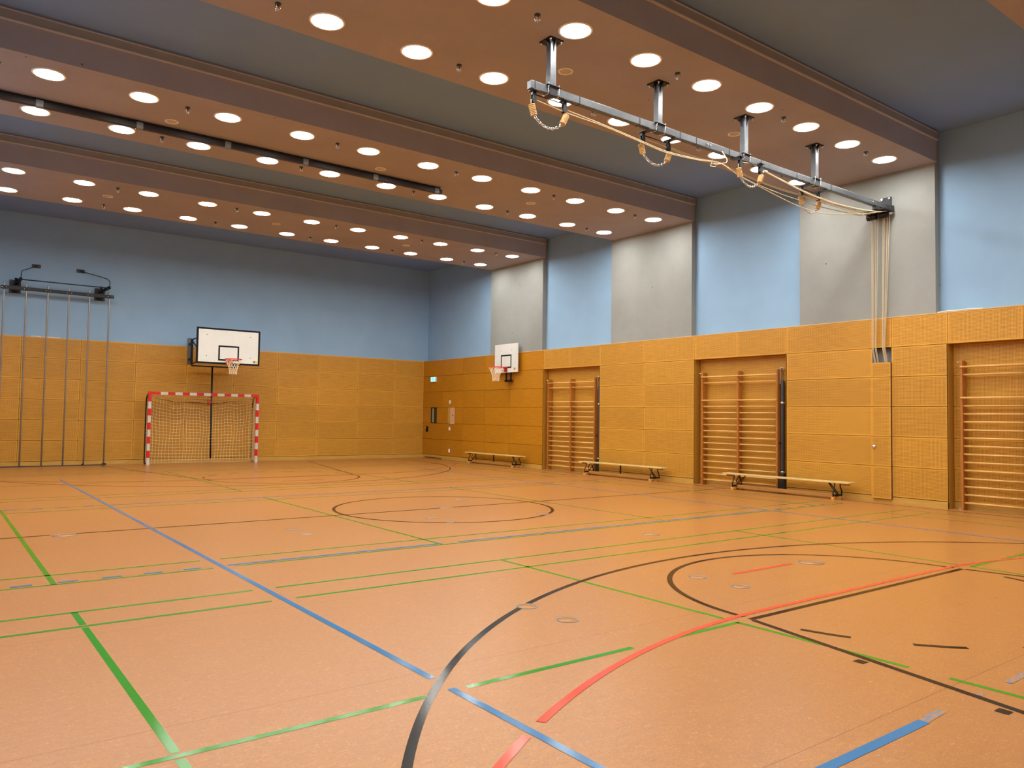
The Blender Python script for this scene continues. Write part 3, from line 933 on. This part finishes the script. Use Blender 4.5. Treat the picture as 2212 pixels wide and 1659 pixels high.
# black posts beside the wall bars
def bar_post(label, y):
    t = thing('high_bar_post', label, 'post', (8.13, y, 0), group='black posts beside the wall bars')
    MB().lathe([(0.04, 0.26), (0.042, 0.27), (0.042, 2.35), (0.035, 2.37), (0.0001, 2.37)], (0, -0.035, 0), n=18).build('tube', 'rubber', t)
    MB().box(-0.075, 0.06, -0.11, 0.02, 0.002, 0.40).build('base_pad', 'pad_black', t, 0.012)
    for z in (1.892, 0.42):
        MB().lathe([(0.044, z - 0.022), (0.05, z - 0.02), (0.05, z + 0.02), (0.044, z + 0.022)], (0, -0.035, 0), n=18).box(-0.02, 0.07, -0.01, 0.018, z - 0.014, z + 0.014).build('clamp', 'chrome', t)['label'] = 'bright steel clamp'
    MB().tube([(-0.02, 0.01, 2.40), (-0.02, 0.01, 2.62), (-0.01, -0.005, 2.65), (0.0, -0.05, 2.645), (0.01, -0.06, 2.58)], 0.014, 8).box(-0.035, 0.06, -0.005, 0.015, 2.30, 2.64).build('top_bracket', 'chrome', t)
    MB().lathe([(0.0001, -0.07), (0.02, -0.065), (0.02, -0.045), (0.008, -0.04), (0.008, -0.0)], (-0.03, -0.02, 1.04), 'x', 10).build('knob', 'board_black', t)
    return t
bar_post('black round post in the recess nearest the far corner', 4.525)
bar_post('black round post in the middle recess behind the nearest bench', -1.125)

# ------------------------------------------------------------------ benches
def bench(label, y):
    t = thing('gym_bench', label, 'bench', (7.74, y, 0), group='gym benches along the right wall')
    L = 1.47
    MB().box(-0.12, 0.12, -L, L, 0.318, 0.348).build('seat_board', 'bench_top', t, 0.008)
    MB().box(-0.035, 0.035, -L + 0.32, L - 0.32, 0.03, 0.105).build('ground_beam', 'bench_beam', t, 0.006)
    for s in (-1, 1):
        yy = s * 1.17
        fr = MB()
        for q in (-1, 1):
            pts = [(q * 0.10, yy, 0.318), (q * 0.10, yy, 0.27), (q * 0.115, yy, 0.22), (q * 0.145, yy, 0.17), (q * 0.155, yy, 0.13), (q * 0.155, yy, 0.05)]
            fr.tube(smooth_path(pts, 3), 0.012, 8)
        fr.bar((-0.155, yy, 0.085), (0.155, yy, 0.085), 0.03, 0.035)
        fr.tube([(-0.02, yy, 0.10), (0.03, yy - s * 0.21, 0.318)], 0.010, 6)
        fr.tube([(0.03, yy, 0.10), (-0.05, yy - s * 0.02, 0.2), (-0.07, yy - s * 0.12, 0.318)], 0.010, 6)
        fr.box(-0.02, 0.02, yy - 0.03, yy + 0.03, 0.03, 0.085)
        leg = fr.build('leg_frame', 'black_steel', t)
        for q in (-1, 1):
            MB().box(q * 0.155 - 0.028, q * 0.155 + 0.028, yy - 0.03, yy + 0.03, 0.0, 0.055).build('foot_block', 'foot_wood', leg, 0.006)
        MB().box(-0.04, 0.06, yy + s * 0.04 - 0.05, yy + s * 0.04 + 0.05, 0.0, 0.06).build('foot_block', 'bench_beam', leg, 0.006)
        MB().bar((-0.01, s * (L - 0.05), 0.30), (-0.01, s * (L - 0.20), 0.30), 0.05, 0.035).build('hook_block', 'bench_beam', t)
    MB().bar((0, 0, 0.10), (0, 0, 0.318), 0.02, 0.035, (0, 1, 0)).build('middle_strut', 'black_steel', t)
    return t
bench('long gym bench nearest the camera, in front of the middle wall bars', -1.455)
bench('long gym bench standing between the two wall bar recesses', 3.28)
bench('long gym bench below the smaller basketball board near the corner', 8.82)

# ------------------------------------------------------------------ basketball hoops
def hoop(name, label, W, H, sqw, sqh, sqz, rimz, off, loc, rz, border, extra):
    """local frame: board in the xz plane facing -y, loc = bottom centre of the board front"""
    t = thing(name, label, 'basketball hoop', loc, rz, 'basketball hoops')
    b = MB()
    b.box(-W / 2, W / 2, 0.0, 0.025, 0, H, 0)
    bw = border
    if bw:
        for x0, x1, z0, z1 in ((-W / 2, W / 2, H - bw, H), (-W / 2, W / 2, 0, bw), (-W / 2, -W / 2 + bw, bw, H - bw), (W / 2 - bw, W / 2, bw, H - bw)):
            b.quad([(x0, -0.0015, z0), (x1, -0.0015, z0), (x1, -0.0015, z1), (x0, -0.0015, z1)], 1)
        b.box(-W / 2 - 0.002, W / 2 + 0.002, 0.002, 0.028, -0.002, 0.0, 1)
        b.box(-W / 2 - 0.003, -W / 2, 0.0, 0.028, -0.002, H, 1)
        b.box(W / 2, W / 2 + 0.003, 0.0, 0.028, -0.002, H, 1)
    tw = 0.045
    for x0, x1, z0, z1 in ((-sqw / 2, sqw / 2, sqz + sqh - tw, sqz + sqh), (-sqw / 2, sqw / 2, sqz, sqz + tw), (-sqw / 2, -sqw / 2 + tw, sqz + tw, sqz + sqh - tw), (sqw / 2 - tw, sqw / 2, sqz + tw, sqz + sqh - tw)):
        b.quad([(x0, -0.0015, z0), (x1, -0.0015, z0), (x1, -0.0015, z1), (x0, -0.0015, z1)], 1)
    for x, z in extra['dots']:
        b.quad([(x - 0.011, -0.0018, z - 0.011), (x + 0.011, -0.0018, z - 0.011), (x + 0.011, -0.0018, z + 0.011), (x - 0.011, -0.0018, z + 0.011)], 1)
    board = b.build('backboard', ['board_white', 'board_black'], t)
    sx = W / 2 - 0.20
    MB().quad([(sx, -0.002, 0.075), (sx + 0.065, -0.002, 0.075), (sx + 0.065, -0.002, 0.135), (sx, -0.002, 0.135)], 1).quad([(sx + 0.07, -0.002, 0.075), (sx + 0.14, -0.002, 0.075), (sx + 0.14, -0.002, 0.135), (sx + 0.07, -0.002, 0.135)], 0).quad([(sx + 0.008, -0.0025, 0.085), (sx + 0.03, -0.0025, 0.085), (sx + 0.03, -0.0025, 0.125), (sx + 0.008, -0.0025, 0.125)], 0).build('sticker', ['yellow', 'brown_print'], board)['label'] = 'small yellow sticker'
    R = 0.225
    rc = Vector((0, -off, rimz))
    r = MB()
    r.tube([rc + Vector((R * math.cos(a), R * math.sin(a), 0)) for a in [2 * PI * k / 36 for k in range(36)]], 0.011, 8, closed=True)
    r.box(-0.075, 0.075, -0.012, 0.0, rimz - 0.13, rimz + 0.02)
    for s in (-1, 1):
        r.tube([(s * 0.06, -0.005, rimz - 0.11), (s * 0.09, -off + R * 0.75, rimz - 0.012), (s * 0.16, -off + R * 0.7, rimz)], 0.008, 6)
    r.box(-0.07, 0.07, -(off - R) - 0.01, 0.0, rimz - 0.012, rimz + 0.006)
    rim = r.build('rim', 'rim_red', t)
    n = MB()
    NS, NR = 12, 6
    rad = [0.222, 0.185, 0.150, 0.122, 0.108, 0.103, 0.108]
    hz = [0, -0.085, -0.165, -0.24, -0.305, -0.365, -0.43]
    for k in range(NS):
        for d in (-1, 1):
            pp = []
            for i in range(NR + 1):
                a = 2 * PI * (k + d * i * 0.5) / NS
                pp.append(rc + Vector((rad[i] * math.cos(a), rad[i] * math.sin(a), hz[i])))
            n.tube(pp, 0.0048, 4)
    n.build('net', 'net_white', t)
    return t, board

h1, _ = hoop('basketball_hoop', 'large black bordered basketball board above the handball goal', 1.80, 1.03, 0.59, 0.44, 0.10, 0.13, 0.45,
             (0.47, 11.93, 2.905), 0, 0.05, {'dots': [(-0.62, 0.83), (0.62, 0.83), (-0.62, 0.22), (0.62, 0.22)]})
# folding wall frame behind the large board (local y grows towards the back wall at y = 1.69)
fm = MB()
for x in (-0.66, 0.66):
    fm.bar((x, 1.40, 0.02), (x, 1.40, 0.80), 0.06, 0.06)
    fm.tube([(x, 1.40, 0.78), (x, 0.05, 0.80)], 0.022, 8)
    fm.tube([(x, 1.40, 0.05), (x, 0.05, 0.12)], 0.022, 8)
    fm.tube([(x, 1.38, 0.74), (x, 0.06, 0.16)], 0.02, 8)
    fm.bar((x, 1.40, 0.20), (x, 1.69, 0.20), 0.05, 0.05)
    fm.bar((x, 1.40, 0.66), (x, 1.69, 0.66), 0.05, 0.05)
fm.bar((-0.66, 1.40, -0.005), (0.66, 1.40, -0.005), 0.04, 0.04)
fm.bar((-0.66, 0.06, 0.80), (0.66, 0.06, 0.80), 0.04, 0.04)
fm.bar((-0.66, 0.06, 0.14), (0.66, 0.06, 0.14), 0.04, 0.04)
fm.build('wall_frame', 'black_steel', h1)
mpl = MB()
for x in (-0.66, 0.66):
    mpl.box(x - 0.05, x + 0.05, 1.665, 1.69, 0.05, 0.84)
mpl.build('wall_plate', 'grey_steel', h1)
lev = MB().tube([(-0.05, 1.40, 0.0), (-0.045, 1.40, -1.45), (-0.02, 1.42, -2.78)], 0.026, 10).build('support_pole', 'black_steel', h1)
MB().box(-0.16, -0.075, 1.36, 1.44, -1.16, -1.02).build('crank_box', 'goal_red', lev, 0.01)['label'] = 'small red crank box'

h2, _ = hoop('basketball_hoop', 'smaller plain white basketball board above the bench on right wall', 1.19, 0.89, 0.55, 0.42, 0.135, 0.15, 0.38,
             (7.84, 8.38, 2.88), -PI / 2, 0.0, {'dots': [(-0.27, 0.69), (0.29, 0.69)]})
# local frame is turned: local y -> world x, local x -> world -y
fm = MB()
for x in (-0.06, 0.18):
    fm.bar((x, 0.06, -0.27), (x, 0.06, 0.60), 0.035, 0.035)
fm.box(-0.09, 0.22, 0.03, 0.10, -0.29, -0.22)
fm.box(-0.07, -0.02, 0.0, 0.03, -0.28, -0.23).box(0.14, 0.2, 0.0, 0.03, -0.28, -0.23)
fm.build('wall_frame', 'black_steel', h2)
MB().box(-0.3, 0.3, 0.08, 0.158, 0.1, 0.5).build('wall_plate', 'black_steel', h2)

# ------------------------------------------------------------------ handball goal
G = thing('handball_goal', 'red and white handball goal with net against the back wall', 'goal', (0.15, 12.91, 0))
def striped(name, p0, p1, segs):
    """square 8 cm profile along p0->p1 with stripes (fraction ends, material index)"""
    mb = MB()
    p0, p1 = Vector(p0), Vector(p1)
    last = 0.0
    for e, mi in segs:
        mb.bar(p0.lerp(p1, last), p0.lerp(p1, e), 0.08, 0.08, (0, 1, 0), mi)
        last = e
    return mb.build(name, ['goal_red', 'goal_silver'], G)
H = 2.08
ps = [(0.2 / H, 1)]
z = 0.2
red = True
while z < H - 0.30:
    z += 0.2
    ps.append((z / H, 0 if red else 1)); red = not red
ps.append((1.0, 0))
for x in (-1.54, 1.54):
    striped('post', (x, 0.04, 0), (x, 0.04, H), ps)
cb = [(0.24 / 3.0, 0)] + [((0.24 + 0.199 * (k + 1)) / 3.0, 1 if k % 2 == 0 else 0) for k in range(13)] + [(1.0, 0)]
striped('crossbar', (-1.5, 0.04, H - 0.04), (1.5, 0.04, H - 0.04), cb)
for x in (-1.54, 1.54):
    pts = [(x, 0.08, H - 0.05), (x, 0.26, H - 0.07), (x, 0.40, H - 0.16), (x, 0.455, H - 0.35), (x, 0.465, 1.0), (x, 0.465, 0.14), (x, 0.42, 0.03), (x, 0.3, 0.022), (x, 0.08, 0.022)]
    MB().tube(smooth_path(pts, 4), 0.020, 10).build('net_support', 'black_steel', G)
nt_ = MB()
def sag(u):
    return 0.10 * math.sin(PI * u)
def back_pt(u, v):     # u across 0..1, v 0 top .. 1 bottom
    x = -1.53 + 3.06 * u
    ztop = 1.95 - 0.17 * math.sin(PI * u) ** 0.8
    z = ztop * (1 - v) + 0.015 * v
    wv = 0.03 * math.sin(u * 19 + v * 1.5) * (1 - v * 0.3) + 0.015 * math.sin(u * 43)
    y = 0.46 - 0.10 * math.sin(PI * v) * math.sin(PI * u) * 0.6 + 0.02 * math.sin(u * 11)
    return (x + 0.012 * math.sin(v * 9 + u * 20), y, max(0.012, z + wv * (1 - v) * (1 if v > 0 else 0.3)))
NX, NZ = 33, 20
for i in range(NX + 1):
    nt_.tube([back_pt(i / NX, j / NZ) for j in range(NZ + 1)], 0.0042, 4, caps=False)
for j in range(NZ + 1):
    nt_.tube([back_pt(i / NX, j / NZ) for i in range(NX + 1)], 0.0042, 4, caps=False)
NT = 4
def top_pt(u, v):
    a = Vector((-1.50 + 3.0 * u, 0.06, H - 0.08)); b = Vector(back_pt(u, 0))
    p = a.lerp(b, v); p.z -= 0.04 * math.sin(PI * v)
    return p
for i in range(NX + 1):
    nt_.tube([top_pt(i / NX, j / NT) for j in range(NT + 1)], 0.0038, 4, caps=False)
for j in range(1, NT):
    nt_.tube([top_pt(i / NX, j / NT) for i in range(NX + 1)], 0.0038, 4, caps=False)
for s in (0.0, 1.0):
    xs = -1.52 if s == 0 else 1.52
    def side_pt(v, q):
        a = Vector((xs * 0.985, 0.07, 2.0 * (1 - v) + 0.02 * v)); b = Vector(back_pt(s, v))
        return a.lerp(b, q)
    for j in range(NZ + 1):
        nt_.tube([side_pt(j / NZ, q / 3) for q in range(4)], 0.0038, 4, caps=False)
    for q in range(0, 4):
        nt_.tube([side_pt(j / NZ, q / 4) for j in range(NZ + 1)], 0.0038, 4, caps=False)
nt_.build('net', 'goal_net', G)
MB().tube([back_pt(i / NX, 0) for i in range(NX + 1)], 0.007, 5).build('net_cord', 'black_steel', G)

# ------------------------------------------------------------------ climbing pole frame at the back wall
P = thing('climbing_poles', 'frame of six steel climbing poles standing against the back wall', 'climbing frame', (-3.70, 13.30, 0))
for k in range(6):
    MB().lathe([(0.0001, 0.002), (0.021, 0.004), (0.021, 4.85), (0.019, 4.875), (0.0001, 4.875)], (-1.245 + 0.4985 * k, 0, 0), n=12).build('pole', 'pole_steel', P)
MB().box(-1.33, 1.35, -0.062, -0.022, 4.675, 4.765).build('top_beam', 'black_steel', P, 0.004)
cl = MB()
for k in range(6):
    x = -1.245 + 0.4985 * k
    for q in (-0.048, 0.048):
        cl.lathe([(0.015, -0.062), (0.015, -0.07), (0.0001, -0.07)][::-1], (x + q, 0, 4.72), 'y', 8)
cl.build('clamp_bolts', 'chrome', P)
MB().tube([(-0.90, -0.09, 4.955), (1.21, -0.09, 4.955)], 0.016, 8).build('upper_rod', 'dark_steel', P)
for sx, hx, px, pz in ((-0.98, -0.885, -0.51, 5.415), (1.045, 1.225, 0.555, 5.412)):
    bk_ = MB()
    bk_.box(sx - 0.13, sx + 0.13, 0.325, 0.348, 4.63, 4.98)
    bk_.box(sx - 0.05, sx + 0.05, 0.06, 0.33, 4.68, 4.80)
    bk_.bar((sx, 0.30, 4.86), (hx, -0.10, 4.975), 0.06, 0.07)
    bk_.lathe([(0.0001, 4.93), (0.032, 4.93), (0.032, 5.0), (0.0001, 5.01)], (sx, 0.1, 0), n=12)
    br_ = bk_.build('wall_bracket', 'black_steel', P)
    bo = MB()
    for a in (-0.1, 0.1):
        for z in (4.66, 4.95):
            bo.lathe([(0.014, 0.325), (0.014, 0.31), (0.0001, 0.31)][::-1], (sx + a, 0, z), 'y', 8)
    bo.build('bolt', 'chrome', br_)
    arm = MB().tube(smooth_path([(hx, -0.06, 4.97), (hx + 0.005, -0.06, 5.12), (hx + (0.02 if sx < 0 else -0.03), -0.05, 5.19), (hx + (0.10 if sx < 0 else -0.12), 0.02, 5.24), (px, 0.33, pz)], 4), 0.012, 8).build('stay_arm', 'dark_steel', P)
    MB().box(px - 0.10, px + 0.10, 0.325, 0.348, pz - 0.045, pz + 0.045).build('stay_plate', 'black_steel', arm)
    bo = MB()
    for a in (-0.07, 0.07):
        bo.lathe([(0.014, 0.325), (0.014, 0.315), (0.0001, 0.315)][::-1], (px + a, 0, pz), 'y', 8)
    bo.build('stay_bolt', 'chrome', arm)
MB().box(-3.4, 1.30, -0.03, 0.03, 0.0, 0.022).build('floor_track', 'dark_steel', P)
MB().box(-1.96, -1.90, -0.02, 0.02, 0.02, 0.05).box(0.70, 0.76, -0.02, 0.02, 0.02, 0.05).box(1.20, 1.31, -0.03, 0.04, 0.02, 0.05).build('track_stop', 'black_steel', P)

# ------------------------------------------------------------------ things on the right wall near the corner
sg = thing('exit_sign', 'small lit green exit sign on the wood cladding near the corner', 'sign', (8.0, 12.89, 2.72))
MB().box(-0.05, 0.0, -0.16, 0.16, 0.0, 0.18).build('housing', 'tape_white', sg)
MB().box(-0.054, -0.0505, -0.148, 0.148, 0.01, 0.17).build('face', 'sign', sg)
# running figure and door, facing -x
fig = MB()
def fq(a):
    fig.quad([(-0.0550, y, zz) for y, zz in a])
fq([(0.012, 0.135), (-0.012, 0.135), (-0.012, 0.155), (0.012, 0.155)])
fq([(0.016, 0.08), (-0.018, 0.08), (-0.014, 0.13), (0.014, 0.13)])
fq([(0.016, 0.085), (0.004, 0.085), (0.03, 0.03), (0.044, 0.03)])
fq([(0.0, 0.085), (-0.016, 0.085), (-0.036, 0.05), (-0.026, 0.042)])
fig.build('pictogram', 'sign_fig', sg)

d1 = thing('door_1', None, None, (8.0, 12.9, 0)); tag(d1, 'flush birch door in the cladding at the corner, narrow glass pane', kind='structure')
fr = MB()
y0, y1, z0, z1 = -0.22, 0.17, 1.249, 1.801
for q in ((y0, y0 + 0.02, z0, z1), (y1 - 0.02, y1, z0, z1), (y0, y1, z0, z0 + 0.02), (y0, y1, z1 - 0.02, z1)):
    fr.box(-0.004, 0.05, *q)
fr.build('pane_frame', 'board_black', d1)
MB().box(0.010, 0.016, y0 + 0.02, y1 - 0.02, z0 + 0.02, z1 - 0.02).build('pane', 'glass', d1)
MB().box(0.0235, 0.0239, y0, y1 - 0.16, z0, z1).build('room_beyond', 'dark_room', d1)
MB().box(0.0225, 0.0239, y1 - 0.17, y1, z0, z1).build('inner_reveal', 'pale_frame', d1)
hd = MB().box(-0.004, 0.0, 0.335, 0.51, 0.93, 1.13).build('handle_plate', 'board_black', d1)
MB().tube([(-0.004, 0.42, 1.07), (-0.045, 0.42, 1.07), (-0.05, 0.45, 1.07), (-0.05, 0.50, 1.07)], 0.009, 8).build('lever', 'chrome', hd)

cb_ = thing('control_box', 'wall niche with its pale lid swung open beside the corner door', 'control box', (8.0, 11.72, 1.245))
MB().box(0.018, 0.023, -0.22, 0.22, 0.004, 0.556).build('niche_back', 'plain', cb_)
MB().box(-0.002, 0.018, 0.03, 0.215, 0.004, 0.556).build('inner_panel', 'baseboard', cb_)
MB().box(-0.03, -0.012, -0.235, 0.03, -0.015, 0.556).build('lid', 'lid_pale', cb_)['label'] = 'pale swung open lid'
MB().lathe([(0.0001, -0.036), (0.02, -0.034), (0.028, -0.0305)], (0, -0.145, 0.29), 'x', 14).build('lid_lock', 'board_black', cb_)
for zz, lab in ((1.99, 'small white switch plate above the open control box'), (1.065, 'small white socket directly below the open control box'), (0.31, 'small white socket low on the wall above the baseboard')):
    t = thing('wall_socket', lab, 'socket', (8.0, 11.815, zz), group='white wall sockets near the corner')
    MB().box(-0.012, 0.0, -0.045, 0.045, -0.06, 0.06).build('plate', 'tape_white', t, 0.003)
    MB().box(-0.016, -0.012, -0.026, 0.026, 0.006, 0.046).box(-0.016, -0.012, -0.026, 0.026, -0.046, -0.006).build('rocker', 'trim_cream', t)

# crumpled white strips left lying on the cladding ledge
def strip(label, pts, wd):
    mb = MB()
    for i in range(len(pts) - 1):
        mb.bar(pts[i], pts[i + 1], wd, 0.014)
    tag(mb.build('tape_strip', 'tape_white'), label, 'tape', 'white tape scraps on the ledges')
strip('crumpled white strip on the ledge above the right hand wall bars', [(8.03, -4.40, 3.505), (8.02, -4.60, 3.515), (8.02, -4.72, 3.508), (8.025, -4.95, 3.516), (8.03, -5.14, 3.504)], 0.03)
strip('left white scrap on the back ledge behind the climbing poles', [(-4.27, 13.635, 3.504), (-4.15, 13.63, 3.508), (-4.03, 13.635, 3.504)], 0.02)
strip('right white scrap on the back ledge behind the climbing poles', [(-3.96, 13.635, 3.504), (-3.8, 13.63, 3.508), (-3.58, 13.635, 3.504)], 0.02)

# ------------------------------------------------------------------ floor socket covers
s0 = None
for x, y, r, lab in (
    (-2.565, -5.96, 0.087, 'steel floor ring sitting on the near black three-point arc'),
    (-2.565, -6.45, 0.087, 'steel floor ring just nearer than the black three-point arc'),
    (-2.575, -1.02, 0.087, 'floor ring left of the centre circle, farther of that pair'),
    (-2.575, -1.51, 0.087, 'floor ring left of the centre circle, nearer of that pair'),
    (-5.06, -0.08, 0.135, 'larger floor ring in the halfway line beside the blue sideline'),
    (-0.43, -0.96, 0.087, 'floor ring inside the centre circle, left of its middle'),
    (-0.43, -1.48, 0.087, 'floor ring on the near edge of the centre circle'),
    (1.19, -3.83, 0.11, 'floor ring between the centre circle and near free throw arc'),
    (-0.49, -5.97, 0.087, 'floor ring inside the near free throw arc, left and farther'),
    (-0.49, -6.46, 0.087, 'floor ring inside the near free throw arc, left and nearer'),
    (1.16, -6.14, 0.135, 'larger floor ring inside the near free throw arc, beyond the red dash'),
    (1.33, 0.94, 0.11, 'floor ring in the far half of the centre circle'),
    (1.30, -1.45, 0.11, 'floor ring at the right near edge of the centre circle'),
    (0.43, 0.03, 0.11, 'floor ring at the midpoint of the halfway line')):
    t = thing('floor_socket', lab, 'floor socket', (x, y, 0), group='round floor socket covers')
    MB().lathe([(r - 0.014, 0.0005), (r - 0.013, 0.0030), (r - 0.001, 0.0030), (r, 0.0005)], n=40).build('ring', 'ring_steel', t)['label'] = 'dull steel ring'
    MB().lathe([(0.0001, 0.0016), (r - 0.016, 0.0016), (r - 0.0155, 0.0004)], n=40).build('lid', 'floor', t)
